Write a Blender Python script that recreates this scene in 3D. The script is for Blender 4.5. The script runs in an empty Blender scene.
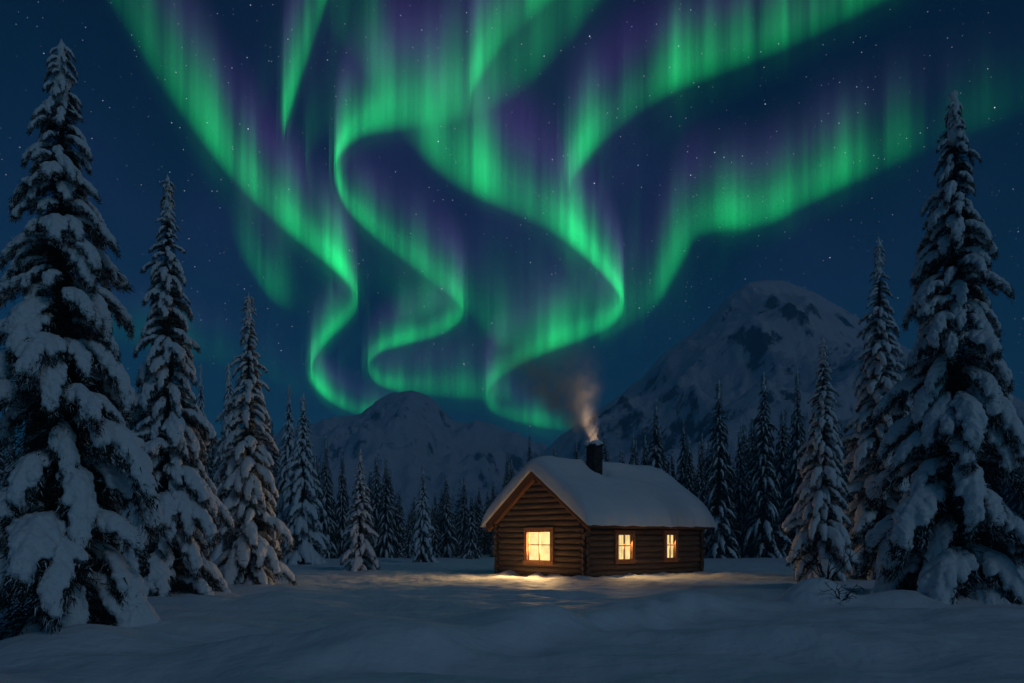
import bpy, math, random
import numpy as np
from mathutils import Matrix, Vector

C = bpy.context.scene.collection
SC = bpy.context.scene
F, CX, HY, CAMZ = 796.0, 512.0, 539.0, 1.7      # focal length in px, centre column, horizon row, eye height

# ------------------------------------------------------------------ camera, sky, moon, exposure
cam = bpy.data.cameras.new('Camera')
cam.sensor_width = 36.0
cam.lens = 36.0 * F / 1024.0
cam.shift_y = (HY - 341.5) / 1024.0
cam.clip_start = 0.1
cam.clip_end = 60000
camo = bpy.data.objects.new('Camera', cam)
camo.location = (0, 0, CAMZ)
camo.rotation_euler = (math.radians(90), 0, 0)
C.objects.link(camo)
SC.camera = camo

MOON_EL, MOON_AZ = 34.0, 140.0                  # degrees; azimuth clockwise from +Y (behind the camera)
SKY_STRENGTH = 0.0082
SUN_STRENGTH = 0.138
world = bpy.data.worlds.new('World')
SC.world = world
world.use_nodes = True
wn, wl = world.node_tree.nodes, world.node_tree.links
wn.clear()
def N(nodes, t, **kw):
    n = nodes.new(t)
    for k, v in kw.items():
        if k.startswith('i_'):
            n.inputs[int(k[2:]) if k[2:].isdigit() else k[2:].replace('_', ' ')].default_value = v
        else:
            setattr(n, k, v)
    return n
def math_n(nodes, links, op, a, b=None, c=None, clamp=False):
    n = nodes.new('ShaderNodeMath'); n.operation = op; n.use_clamp = clamp
    for i, v in enumerate((a, b, c)):
        if v is None: continue
        if isinstance(v, (int, float)): n.inputs[i].default_value = v
        else: links.new(v, n.inputs[i])
    return n.outputs[0]
def mix_rgb(nodes, links, fac, a, b, blend='MIX'):
    n = nodes.new('ShaderNodeMix'); n.data_type = 'RGBA'; n.blend_type = blend
    for sock, v in ((n.inputs[0], fac), (n.inputs[6], a), (n.inputs[7], b)):
        if isinstance(v, (int, float)): sock.default_value = v
        elif isinstance(v, tuple): sock.default_value = v
        else: links.new(v, sock)
    return n.outputs[2]
sky = N(wn, 'ShaderNodeTexSky', sky_type='NISHITA', sun_disc=False,
        sun_elevation=math.radians(MOON_EL), sun_rotation=math.radians(MOON_AZ))
tc = N(wn, 'ShaderNodeTexCoord')
tint = mix_rgb(wn, wl, 1.0, sky.outputs[0], (0.11, 0.63, 1.08, 1), 'MULTIPLY')
sep = N(wn, 'ShaderNodeSeparateXYZ'); wl.new(tc.outputs['Generated'], sep.inputs[0])
# night airglow: a faint violet unevenness high up
nz = N(wn, 'ShaderNodeTexNoise'); nz.inputs['Scale'].default_value = 3.2; nz.inputs['Detail'].default_value = 3
wl.new(tc.outputs['Generated'], nz.inputs['Vector'])
bg1 = N(wn, 'ShaderNodeBackground'); wl.new(tint, bg1.inputs[0])
glow = math_n(wn, wl, 'EXPONENT', math_n(wn, wl, 'MULTIPLY', math_n(wn, wl, 'ABSOLUTE', sep.outputs[2]), -4.5))
glow = math_n(wn, wl, 'ADD', .95, math_n(wn, wl, 'MULTIPLY', glow, 1.6))
glow = math_n(wn, wl, 'MULTIPLY', glow, math_n(wn, wl, 'ADD', .62, math_n(wn, wl, 'MULTIPLY', nz.outputs[0], .76)))
wl.new(math_n(wn, wl, 'MULTIPLY', glow, SKY_STRENGTH), bg1.inputs[1])
# stars
def stars(scale, thr, gain):
    vo = N(wn, 'ShaderNodeTexVoronoi'); vo.inputs['Scale'].default_value = scale
    wl.new(tc.outputs['Generated'], vo.inputs['Vector'])
    m = N(wn, 'ShaderNodeMapRange'); m.inputs[1].default_value = thr; m.inputs[2].default_value = thr * 0.35
    m.inputs[3].default_value = 0; m.inputs[4].default_value = 1
    wl.new(vo.outputs['Distance'], m.inputs[0])
    s = N(wn, 'ShaderNodeSeparateColor'); wl.new(vo.outputs['Color'], s.inputs[0])
    p = math_n(wn, wl, 'POWER', s.outputs[0], 5.0)
    return math_n(wn, wl, 'MULTIPLY', math_n(wn, wl, 'MULTIPLY', m.outputs[0], p), gain)
st = math_n(wn, wl, 'ADD', stars(85, 0.062, 1.7), stars(190, 0.125, .75))
bg2 = N(wn, 'ShaderNodeBackground'); bg2.inputs[0].default_value = (0.75, 0.88, 1.0, 1); wl.new(st, bg2.inputs[1])
add = N(wn, 'ShaderNodeAddShader'); wl.new(bg1.outputs[0], add.inputs[0]); wl.new(bg2.outputs[0], add.inputs[1])
# faint violet glow of the upper air, uneven, strongest towards the aurora
vm = N(wn, 'ShaderNodeMapRange'); vm.interpolation_type = 'SMOOTHSTEP'; vm.inputs[1].default_value = .38; vm.inputs[2].default_value = .62; wl.new(nz.outputs[0], vm.inputs[0])
vz = N(wn, 'ShaderNodeMapRange'); vz.interpolation_type = 'SMOOTHSTEP'; vz.inputs[1].default_value = .20; vz.inputs[2].default_value = .42; wl.new(sep.outputs[2], vz.inputs[0])
vy = N(wn, 'ShaderNodeMapRange'); vy.interpolation_type = 'SMOOTHSTEP'; vy.inputs[1].default_value = .74; vy.inputs[2].default_value = .90; wl.new(sep.outputs[1], vy.inputs[0])
bg3 = N(wn, 'ShaderNodeBackground'); bg3.inputs[0].default_value = (.30, .10, 1.0, 1)
wl.new(math_n(wn, wl, 'MULTIPLY', math_n(wn, wl, 'MULTIPLY', vm.outputs[0], vz.outputs[0]), math_n(wn, wl, 'MULTIPLY', vy.outputs[0], .034)), bg3.inputs[1])
add2 = N(wn, 'ShaderNodeAddShader'); wl.new(add.outputs[0], add2.inputs[0]); wl.new(bg3.outputs[0], add2.inputs[1]); add = add2
wo = N(wn, 'ShaderNodeOutputWorld'); wl.new(add.outputs[0], wo.inputs[0])

sun = bpy.data.lights.new('moonlight', 'SUN')
sun.energy = SUN_STRENGTH
sun.angle = math.radians(14)
sun.color = (0.64, 0.77, 1.0)
suno = bpy.data.objects.new('moonlight', sun)
az, el = math.radians(MOON_AZ), math.radians(MOON_EL)
sd = Vector((math.sin(az) * math.cos(el), math.cos(az) * math.cos(el), math.sin(el)))
suno.rotation_euler = sd.to_track_quat('Z', 'Y').to_euler()
suno.location = sd * 50
C.objects.link(suno)

SC.view_settings.view_transform = 'Standard'
SC.view_settings.look = 'None'
SC.view_settings.exposure = 0.0
SC.view_settings.gamma = 1.0
SC.view_settings.use_curve_mapping = False
SC.cycles.use_denoising = True
SC.cycles.transparent_max_bounces = 96
SC.cycles.max_bounces = 6
SC.cycles.diffuse_bounces = 3
SC.cycles.volume_bounces = 1
SC.cycles.sample_clamp_indirect = 2.0
SC.cycles.caustics_reflective = False
SC.cycles.caustics_refractive = False

# ------------------------------------------------------------------ helpers
rng = np.random.default_rng(7)
_perm = np.random.default_rng(3).permutation(512)
_perm = np.concatenate([_perm, _perm, _perm])
_grad = np.random.default_rng(4).normal(size=(512, 2)); _grad /= np.linalg.norm(_grad, axis=1)[:, None]
def noise2(x, y):
    x = np.asarray(x, float); y = np.asarray(y, float)
    xi = np.floor(x).astype(int); yi = np.floor(y).astype(int)
    xf = x - xi; yf = y - yi
    u = xf ** 3 * (xf * (xf * 6 - 15) + 10); v = yf ** 3 * (yf * (yf * 6 - 15) + 10)
    def g(ix, iy, fx, fy):
        h = _perm[(_perm[ix & 511] + iy) & 511]
        return _grad[h, 0] * fx + _grad[h, 1] * fy
    a = g(xi, yi, xf, yf); b = g(xi + 1, yi, xf - 1, yf)
    c = g(xi, yi + 1, xf, yf - 1); d = g(xi + 1, yi + 1, xf - 1, yf - 1)
    return (a * (1 - u) + b * u) * (1 - v) + (c * (1 - u) + d * u) * v
def fbm(x, y, o=4, gain=0.5):
    s = 0; a = 1.0
    for k in range(o):
        s = s + a * noise2(x * 2 ** k + 13.7 * k, y * 2 ** k + 7.3 * k); a *= gain
    return s
def ridged(x, y, o=5):
    s = 0; a = 1.0; w = 1.0
    for k in range(o):
        n = (1 - np.abs(noise2(x * 2 ** k + 5.1 * k, y * 2 ** k + 3.3 * k)) * 1.9) ** 2
        s = s + a * n * w; w = np.clip(n * 1.3, 0, 1); a *= 0.5
    return s
def sstep(a, b, x):
    t = np.clip((x - a) / (b - a), 0, 1)
    return t * t * (3 - 2 * t)

def mesh(name, V, loops, sizes, smooth=True, mats=None, mi=None):
    V = np.asarray(V, np.float32); loops = np.asarray(loops, np.int32).ravel(); sizes = np.asarray(sizes, np.int32)
    me = bpy.data.meshes.new(name)
    me.vertices.add(len(V)); me.vertices.foreach_set('co', V.ravel())
    me.loops.add(len(loops)); me.loops.foreach_set('vertex_index', loops)
    me.polygons.add(len(sizes))
    st_ = np.concatenate([[0], np.cumsum(sizes)[:-1]]).astype(np.int32)
    me.polygons.foreach_set('loop_start', st_)
    me.polygons.foreach_set('loop_total', sizes)
    me.polygons.foreach_set('use_smooth', np.full(len(sizes), smooth, bool))
    for m in (mats or []): me.materials.append(m)
    if mi is not None: me.polygons.foreach_set('material_index', np.asarray(mi, np.int32))
    me.update(calc_edges=True)
    me.validate()
    return me
class MB:
    """collects shapes for one mesh"""
    def __init__(s): s.V = []; s.L = []; s.S = []; s.M = []; s.n = 0
    def add(s, V, faces, mi=0):
        V = np.asarray(V, float); s.V.append(V)
        for f in faces:
            s.L.extend([i + s.n for i in f]); s.S.append(len(f)); s.M.append(mi)
        s.n += len(V)
    def box(s, lo, hi, mi=0, T=None, bev=0.0):
        x0, y0, z0 = lo; x1, y1, z1 = hi
        if bev <= 0:
            V = np.array([(x0,y0,z0),(x1,y0,z0),(x1,y1,z0),(x0,y1,z0),(x0,y0,z1),(x1,y0,z1),(x1,y1,z1),(x0,y1,z1)], float)
            Fc = [(0,3,2,1),(4,5,6,7),(0,1,5,4),(1,2,6,5),(2,3,7,6),(3,0,4,7)]
        else:
            b = bev
            def ring(z, i):
                return [(x0+i+b,y0+i,z),(x1-i-b,y0+i,z),(x1-i,y0+i+b,z),(x1-i,y1-i-b,z),(x1-i-b,y1-i,z),(x0+i+b,y1-i,z),(x0+i,y1-i-b,z),(x0+i,y0+i+b,z)]
            R = ring(z0, b) + ring(z0 + b, 0) + ring(z1 - b, 0) + ring(z1, b)
            V = np.array(R, float)
            Fc = [tuple(range(7, -1, -1)), tuple(range(24, 32))]
            for k in range(3):
                for i in range(8):
                    j = (i + 1) % 8
                    Fc.append((k*8+i, k*8+j, k*8+8+j, k*8+8+i))
        if T is not None: V = T(V)
        s.add(V, Fc, mi)
    def tube(s, P, R, seg=8, mi=0, caps=True, jit=None):
        P = np.asarray(P, float); R = np.broadcast_to(np.asarray(R, float), (len(P),))
        T = np.gradient(P, axis=0); T /= np.linalg.norm(T, axis=1)[:, None] + 1e-9
        ref = np.array((0, 0, 1.0)) if abs(T[0, 2]) < 0.9 else np.array((1.0, 0, 0))
        A = np.cross(T, ref); A /= np.linalg.norm(A, axis=1)[:, None] + 1e-9
        B = np.cross(A, T)
        ang = np.arange(seg) / seg * 2 * math.pi
        rr = R[:, None] * np.ones((1, seg))
        if jit is not None: rr = rr * jit
        V = P[:, None, :] + rr[..., None] * (np.cos(ang)[None, :, None] * A[:, None, :] + np.sin(ang)[None, :, None] * B[:, None, :])
        V = V.reshape(-1, 3); Fc = []
        for k in range(len(P) - 1):
            for i in range(seg):
                j = (i + 1) % seg
                Fc.append((k*seg+i, k*seg+j, (k+1)*seg+j, (k+1)*seg+i))
        if caps:
            Fc.append(tuple(range(seg))); Fc.append(tuple((len(P)-1)*seg + i for i in range(seg - 1, -1, -1)))
        s.add(V, Fc, mi)
    def mesh(s, name, mats, smooth=True):
        return mesh(name, np.concatenate(s.V), s.L, s.S, smooth, mats, s.M)
def link(name, me, parent=None, loc=None, rz=0):
    o = bpy.data.objects.new(name, me); C.objects.link(o)
    if parent is not None: o.parent = parent
    if loc is not None: o.location = loc
    o.rotation_euler = (0, 0, rz)
    return o
def tag(o, label=None, cat=None, group=None, kind=None):
    if label: o['label'] = label
    if cat: o['category'] = cat
    if group: o['group'] = group
    if kind: o['kind'] = kind
    return o
def at(px, Y):                                   # world x of an image column at depth Y
    return (px - CX) / F * Y

# ------------------------------------------------------------------ materials
def mat(name, col, rough=0.8, spec=0.3, bump=None, var=None, sss=None):
    m = bpy.data.materials.new(name); m.use_nodes = True
    nd, lk = m.node_tree.nodes, m.node_tree.links
    b = nd['Principled BSDF']
    b.inputs['Base Color'].default_value = (*col, 1); b.inputs['Roughness'].default_value = rough
    b.inputs['Specular IOR Level'].default_value = spec
    t = nd.new('ShaderNodeTexCoord')
    if var:
        c2, sc, lo, hi, vec = var
        n = N(nd, 'ShaderNodeTexNoise'); n.inputs['Scale'].default_value = sc; n.inputs['Detail'].default_value = 5
        mp = N(nd, 'ShaderNodeMapping'); mp.inputs['Scale'].default_value = vec
        lk.new(t.outputs['Object'], mp.inputs[0]); lk.new(mp.outputs[0], n.inputs['Vector'])
        r = N(nd, 'ShaderNodeMapRange'); r.inputs[1].default_value = lo; r.inputs[2].default_value = hi
        lk.new(n.outputs[0], r.inputs[0])
        lk.new(mix_rgb(nd, lk, r.outputs[0], (*col, 1), (*c2, 1)), b.inputs['Base Color'])
    if bump:
        prev = None
        for (sc, st_, dist, vec) in bump:
            n = N(nd, 'ShaderNodeTexNoise'); n.inputs['Scale'].default_value = sc; n.inputs['Detail'].default_value = 4
            mp = N(nd, 'ShaderNodeMapping'); mp.inputs['Scale'].default_value = vec
            lk.new(t.outputs['Object'], mp.inputs[0]); lk.new(mp.outputs[0], n.inputs['Vector'])
            bp = N(nd, 'ShaderNodeBump'); bp.inputs['Strength'].default_value = st_; bp.inputs['Distance'].default_value = dist
            lk.new(n.outputs[0], bp.inputs['Height'])
            if prev: lk.new(prev, bp.inputs['Normal'])
            prev = bp.outputs[0]
        lk.new(prev, b.inputs['Normal'])
    return m
one = (1, 1, 1)
M_snow = mat('snow', (0.80, 0.82, 0.85), 0.65, 0.25, bump=[(0.8, .8, .22, (1, .6, 1)), (2.6, .6, .06, (1, 2.2, 1)), (9, .5, .02, one), (60, .5, .006, one)])
M_tsnow = mat('tree_snow', (0.78, 0.80, 0.83), 0.7, 0.2, bump=[(7, .7, .05, one), (34, .8, .018, one)])
M_rsnow = mat('roof_snow', (0.80, 0.82, 0.85), 0.65, 0.25, bump=[(1.6, .4, .08, one), (24, .4, .012, one)])
M_needle = mat('needles', (0.022, 0.034, 0.026), 0.85, 0.15, var=((0.05, 0.06, 0.05), 4, .45, .75, one))
M_bark = mat('bark', (0.06, 0.045, 0.035), 0.9, 0.1, bump=[(9, .8, .03, (1, 1, .3))])
M_twig = mat('twig', (0.035, 0.026, 0.022), 0.9, 0.1)
M_log = mat('log_wood', (0.165, 0.098, 0.060), 0.75, 0.25, var=((0.075, 0.045, 0.028), 3, .35, .7, (.5, 6, 6)), bump=[(5, .5, .02, (.4, 6, 6))])
M_log2 = mat('log_wood_cross', (0.165, 0.098, 0.060), 0.75, 0.25, var=((0.075, 0.045, 0.028), 3, .35, .7, (6, .5, 6)), bump=[(5, .5, .02, (6, .4, 6))])
M_board = mat('roof_board', (0.13, 0.062, 0.032), 0.7, 0.25, var=((0.07, 0.035, 0.02), 5, .4, .7, (1, 4, 4)))
M_trim = mat('trim_wood', (0.40, 0.17, 0.065), 0.6, 0.3, var=((0.18, 0.07, 0.03), 6, .4, .7, (3, 3, 1)))
M_stone = mat('chimney_brick', (0.07, 0.055, 0.05), 0.9, 0.1, var=((0.035, 0.03, 0.03), 7, .4, .6, one))

def m_window():
    m = bpy.data.materials.new('lit_curtain'); m.use_nodes = True
    nd, lk = m.node_tree.nodes, m.node_tree.links; nd.clear()
    t = nd.new('ShaderNodeTexCoord')
    w = N(nd, 'ShaderNodeTexWave', wave_type='BANDS', bands_direction='X'); w.inputs['Scale'].default_value = 2.6
    w.inputs['Distortion'].default_value = 2.5; w.inputs['Detail'].default_value = 2
    lk.new(t.outputs['Object'], w.inputs['Vector'])
    n = N(nd, 'ShaderNodeTexNoise'); n.inputs['Scale'].default_value = 2.6
    lk.new(t.outputs['Object'], n.inputs['Vector'])
    f = math_n(nd, lk, 'ADD', math_n(nd, lk, 'MULTIPLY', w.outputs[0], .30), math_n(nd, lk, 'MULTIPLY', n.outputs[0], .95))
    s = math_n(nd, lk, 'ADD', f, 0.28)
    e = nd.new('ShaderNodeEmission'); e.inputs[0].default_value = (1.0, 0.73, 0.29, 1)
    lk.new(math_n(nd, lk, 'MULTIPLY', math_n(nd, lk, 'POWER', s, 1.15), 1.14), e.inputs[1])
    o = nd.new('ShaderNodeOutputMaterial'); lk.new(e.outputs[0], o.inputs[0])
    return m
M_pane = m_window()

def m_mountain():
    m = bpy.data.materials.new('mountain_rock_and_snow'); m.use_nodes = True
    nd, lk = m.node_tree.nodes, m.node_tree.links
    b = nd['Principled BSDF']; b.inputs['Roughness'].default_value = .9; b.inputs['Specular IOR Level'].default_value = .1
    g = nd.new('ShaderNodeNewGeometry'); t = nd.new('ShaderNodeTexCoord')
    sp = nd.new('ShaderNodeSeparateXYZ'); lk.new(g.outputs['Normal'], sp.inputs[0])
    n = N(nd, 'ShaderNodeTexNoise'); n.inputs['Scale'].default_value = .034; n.inputs['Detail'].default_value = 10; n.inputs['Roughness'].default_value = .74
    mp = N(nd, 'ShaderNodeMapping'); mp.inputs['Scale'].default_value = (1.0, 1.0, .55); mp.inputs['Rotation'].default_value = (0, .5, 0)
    lk.new(t.outputs['Object'], mp.inputs[0]); lk.new(mp.outputs[0], n.inputs['Vector'])
    at_ = nd.new('ShaderNodeAttribute'); at_.attribute_name = 'rock'
    s = math_n(nd, lk, 'ADD', sp.outputs[2], math_n(nd, lk, 'MULTIPLY', math_n(nd, lk, 'SUBTRACT', n.outputs[0], .5), 2.9))
    s = math_n(nd, lk, 'SUBTRACT', s, at_.outputs['Fac'])
    r = N(nd, 'ShaderNodeMapRange'); r.inputs[1].default_value = .24; r.inputs[2].default_value = .44
    lk.new(s, r.inputs[0])
    lk.new(mix_rgb(nd, lk, r.outputs[0], (.055, .06, .07, 1), (.80, .70, .74, 1)), b.inputs['Base Color'])
    n2 = N(nd, 'ShaderNodeTexNoise'); n2.inputs['Scale'].default_value = .05; n2.inputs['Detail'].default_value = 8; n2.inputs['Roughness'].default_value = .65
    lk.new(t.outputs['Object'], n2.inputs['Vector'])
    bp = N(nd, 'ShaderNodeBump'); bp.inputs['Strength'].default_value = .8; bp.inputs['Distance'].default_value = 8
    lk.new(n2.outputs[0], bp.inputs['Height']); lk.new(bp.outputs[0], b.inputs['Normal'])
    return m
M_mount = m_mountain()

# ------------------------------------------------------------------ cabin frame (needed by the ground)
U = np.array((.7634, .6459)); Vv = np.array((-.6459, .7634))
LS, LF = 7.72, 5.6
CORNER = np.array((3.03, 33.0))
CEN = CORNER + U * LS / 2 + Vv * LF / 2
CROT = math.atan2(U[1], U[0])
def cab_local(x, y):
    dx, dy = x - CEN[0], y - CEN[1]
    return dx * U[0] + dy * U[1], dx * Vv[0] + dy * Vv[1]

# ------------------------------------------------------------------ ground
# foreground and mid trees: (tip px, base px, base row -> depth, tip row, radius px)
MOUNDS = [  # x, y, sx, sy, h
    (at(731, 36.6), 36.6, .95, .8, .80), (at(706, 39.5), 39.5, .5, .5, .3),
    (at(812, 19.4), 19.4, .80, .55, .74), (at(770, 24), 24, 1.6, 1.0, .14),
    (at(612, 32.6), 32.6, .8, .5, .08), (at(660, 34.2), 34.2, 1.6, .7, .12),
    (at(620, 12.6), 12.6, 2.2, .9, .20), (at(840, 12.2), 12.2, 2.4, .8, .20), (at(430, 10.6), 10.6, 1.6, .6, .10),
    (at(330, 11.4), 11.4, 1.8, .7, .15), (at(200, 14.0), 14.0, 1.4, .8, .12), (at(895, 19.5), 19.5, 1.1, .8, .35),
    (at(960, 20.0), 20.0, 2.0, 1.0, .28), (at(50, 12.0), 12.0, 1.2, .8, .28), (at(120, 13.0), 13, .8, .7, .18),
]
def ground(x, y):
    x = np.asarray(x, float); y = np.asarray(y, float)
    d = np.hypot(x, y)
    fade = np.exp(-(d / 70.0) ** 2)
    h = fade * (.26 * fbm(x / 7.5 + 3.1, y / 4.5, 3) + .17 * fbm(x / 2.6 + .15 * y, y / 1.5 + 9, 3) + .02 * fbm(x / .7, y / .45, 2))
    # wind-carved drift lines
    w = noise2(x / 5.0 + .25 * y + 20, y / 2.3 + 40)
    h = h + fade * .14 * (1 - np.abs(w) * 2.4)
    yl = np.interp(x, [-3, -.98, .28, 1.54, 3.87, 6.5], [9.6, 11.0, 12.2, 13.9, 17.3, 18.6]) + .25 * noise2(x / .9, x * 0 + 4)
    sdist = y - yl
    h = h + .40 * sstep(-4.5, -1.5, x) * (1 - sstep(4.0, 7.5, x)) * np.where(sdist < 0, np.exp(-(sdist / .6) ** 2), np.exp(-(sdist / 2.6) ** 2))
    h = h + (1 - fade) * .5 * fbm(x / 40, y / 40, 3)
    for (mx, my, sx, sy, mh) in MOUNDS:
        r2 = ((x - mx) / sx) ** 2 + ((y - my) / sy) ** 2
        h = h + mh * np.exp(-r2 ** 1.3)
    lx, ly = cab_local(x, y)
    dx = np.maximum(np.abs(lx) - LS / 2, 0); dy = np.maximum(np.abs(ly) - LF / 2, 0)
    dd = np.hypot(dx, dy)
    k = np.exp(-(dd / 8.5) ** 4)
    h = h * (1 - .86 * k) + k * (.02 + .014 * fbm(x / .5, y / .4 + 5, 2) * (1 - sstep(2, 6, dd)) + .10 * fbm(x / .9 + 7, y / .9, 3) + (.11 + .16 * fbm(x / .8 + 2, y / .8, 2)) * np.exp(-(dd / .5) ** 2))
    inside = (np.abs(lx) < LS / 2 - .35) & (np.abs(ly) < LF / 2 - .35)
    h = np.where(inside, h * 0 - .05, h)
    return h
def graded(lo, a, b, hi, step, grow):
    core = list(np.arange(a, b + 1e-6, step))
    up = []; v = core[-1]; s = step
    while v < hi: s *= grow; v += s; up.append(v)
    dn = []; v = core[0]; s = step
    while v > lo: s *= grow; v -= s; dn.append(v)
    return np.array(dn[::-1] + core + up)
gx = graded(-1700, -14, 16, 1700, .13, 1.055)
gy = graded(-60, 7.5, 44, 1850, .12, 1.05)
X, Y = np.meshgrid(gx, gy)
nx, ny = len(gx), len(gy)
Z = ground(X, Y)
idx = np.arange(nx * ny).reshape(ny, nx)
q = np.stack([idx[:-1, :-1], idx[:-1, 1:], idx[1:, 1:], idx[1:, :-1]], -1).reshape(-1, 4)
gm = mesh('snow_ground', np.stack([X, Y, Z], -1).reshape(-1, 3), q, np.full(len(q), 4), True, [M_snow])
tag(link('snow_ground', gm), 'blue moonlit snow covering the clearing', None, None, 'structure')

# ------------------------------------------------------------------ mountains
def mountain(name, label, D, sil, front, back, seed, namp, x0, x1, rocks):
    sx = np.array([p[0] for p in sil], float); sy = np.array([p[1] for p in sil], float)
    na, nd_ = 460, 230
    px = np.linspace(x0, x1, na); dep = np.concatenate([np.linspace(D - front, D, int(nd_ * .72)), np.linspace(D, D + back, nd_ - int(nd_ * .72) + 1)[1:]])
    PX, DE = np.meshgrid(px, dep)
    Xw = (PX - CX) / F * D * (0.55 + 0.45 * DE / D); Yw = DE
    warp = 26 * fbm(Xw / 160 + seed, Yw / 160, 3)
    top = np.interp(PX + warp * .9 * (np.abs(DE - D) / front), sx, sy)
    ht = np.maximum((HY - top), 0) / F * D + CAMZ
    g = np.where(DE < D, np.clip((DE - (D - front)) / front, 0, 1) ** 1.25, np.clip((D + back - DE) / back, 0, 1) ** 1.1)
    crest = np.exp(-((DE - D) / (front * .05)) ** 2)
    r = ridged(Xw / 170 + seed, Yw / 150 + .4 * Xw / 170, 6) - .75
    r2 = fbm(Xw / 38 + seed, Yw / 38, 5)
    h = ht * g + namp * (r * np.sin(np.clip(g, 0, 1) * math.pi * .86 + .12) * .9 * np.clip(ht / 120, 0, 1) + .22 * r2 * np.clip(g * 2, 0, 1) * np.clip(ht / 80, 0, 1)) * (1 - .6 * crest)
    h = h - 6 * (1 - np.clip(g * 6, 0, 1)) - 2
    rk = np.zeros_like(h)
    scr = HY - (h - CAMZ) / Yw * F
    spx = CX + Xw / Yw * F
    for (rx, ry, rw, rh, amp, sl) in rocks:
        dx = spx - rx - sl * (scr - ry)
        rk += .50 * amp * np.exp(-((dx / rw) ** 2 + ((scr - ry) / rh) ** 2) ** 1.4)
    V = np.stack([Xw, Yw, h], -1).reshape(-1, 3)
    ny_, nx_ = PX.shape
    ii = np.arange(nx_ * ny_).reshape(ny_, nx_)
    q = np.stack([ii[:-1, :-1], ii[:-1, 1:], ii[1:, 1:], ii[1:, :-1]], -1).reshape(-1, 4)
    me = mesh(name, V, q, np.full(len(q), 4), True, [M_mount])
    a = me.attributes.new('rock', 'FLOAT', 'POINT'); a.data.foreach_set('value', rk.ravel().astype(np.float32))
    tag(link(name, me), label, None, None, 'structure')
mountain('mountain', 'broad snowy mountain with a dark rock face behind the cabin', 950,
         [(440, 560), (520, 470), (560, 435), (596, 410), (622, 394), (640, 378), (662, 352), (688, 333), (705, 318), (728, 294), (748, 283), (766, 279), (790, 281), (815, 289), (840, 304), (866, 322), (900, 346), (950, 385), (1010, 430), (1100, 470), (1250, 545)],
         600, 420, 11.3, 34, 420, 1260,
         [(784, 322, 26, 24, .46, -.25), (770, 342, 20, 12, .30, .8), (748, 340, 40, 9, .26, .5), (615, 415, 42, 16, .36, -.6), (640, 432, 60, 16, .22, 0), (705, 318, 26, 8, .16, -.9), (840, 318, 26, 7, .24, 1.4), (700, 440, 160, 18, .10, 0), (655, 375, 30, 10, .12, -.8)])
mountain('mountain', 'smaller snowy mountain with a rounded summit behind the spruce forest', 1350,
         [(120, 540), (200, 470), (260, 440), (305, 425), (345, 414), (362, 411), (376, 399), (392, 392), (412, 391), (428, 395), (440, 405), (456, 420), (466, 424), (476, 419), (490, 422), (505, 430), (530, 440), (560, 455), (620, 490), (720, 545)],
         700, 450, 23.9, 36, 100, 760,
         [(440, 412, 22, 13, .38, .4), (385, 402, 14, 7, .3, -.5), (480, 428, 14, 8, .25, 0), (425, 440, 50, 9, .15, .5)])

# ------------------------------------------------------------------ snow-laden spruce
def evaluated(me_src, mods):
    o = bpy.data.objects.new('tmp', me_src); C.objects.link(o)
    for (t, kw) in mods:
        m = o.modifiers.new('m', t)
        for k, v in kw.items(): setattr(m, k, v)
    dg = bpy.context.evaluated_depsgraph_get()
    ev = o.evaluated_get(dg); me = ev.to_mesh()
    nv, nl, nf = len(me.vertices), len(me.loops), len(me.polygons)
    V = np.empty(nv * 3, np.float32); me.vertices.foreach_get('co', V)
    L = np.empty(nl, np.int32); me.loops.foreach_get('vertex_index', L)
    S = np.empty(nf, np.int32); me.polygons.foreach_get('loop_total', S)
    ev.to_mesh_clear(); bpy.data.objects.remove(o); bpy.data.meshes.remove(me_src)
    return V.reshape(-1, 3).astype(float), L, S
_t = (1 + 5 ** .5) / 2
_iv = np.array([(-1,_t,0),(1,_t,0),(-1,-_t,0),(1,-_t,0),(0,-1,_t),(0,1,_t),(0,-1,-_t),(0,1,-_t),(_t,0,-1),(_t,0,1),(-_t,0,-1),(-_t,0,1)], float)
_iv /= np.linalg.norm(_iv[0])
_if = np.array([(0,11,5),(0,5,1),(0,1,7),(0,7,10),(0,10,11),(1,5,9),(5,11,4),(11,10,2),(10,7,6),(7,1,8),(3,9,4),(3,4,2),(3,2,6),(3,6,8),(3,8,9),(4,9,5),(2,4,11),(6,2,10),(8,6,7),(9,8,1)])
def balls(P, R, voxel, flat=.8, smooth=3):
    P = np.asarray(P, float); R = np.asarray(R, float)
    V = P[:, None, :] + _iv[None] * R[:, None, None] * np.array((1, 1, flat))
    Fc = (np.arange(len(P))[:, None, None] * 12 + _if[None]).reshape(-1, 3)
    me = mesh('tmp', V.reshape(-1, 3), Fc, np.full(len(Fc), 3))
    return evaluated(me, [('REMESH', dict(mode='VOXEL', voxel_size=voxel)), ('SMOOTH', dict(factor=.5, iterations=smooth))])

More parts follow.
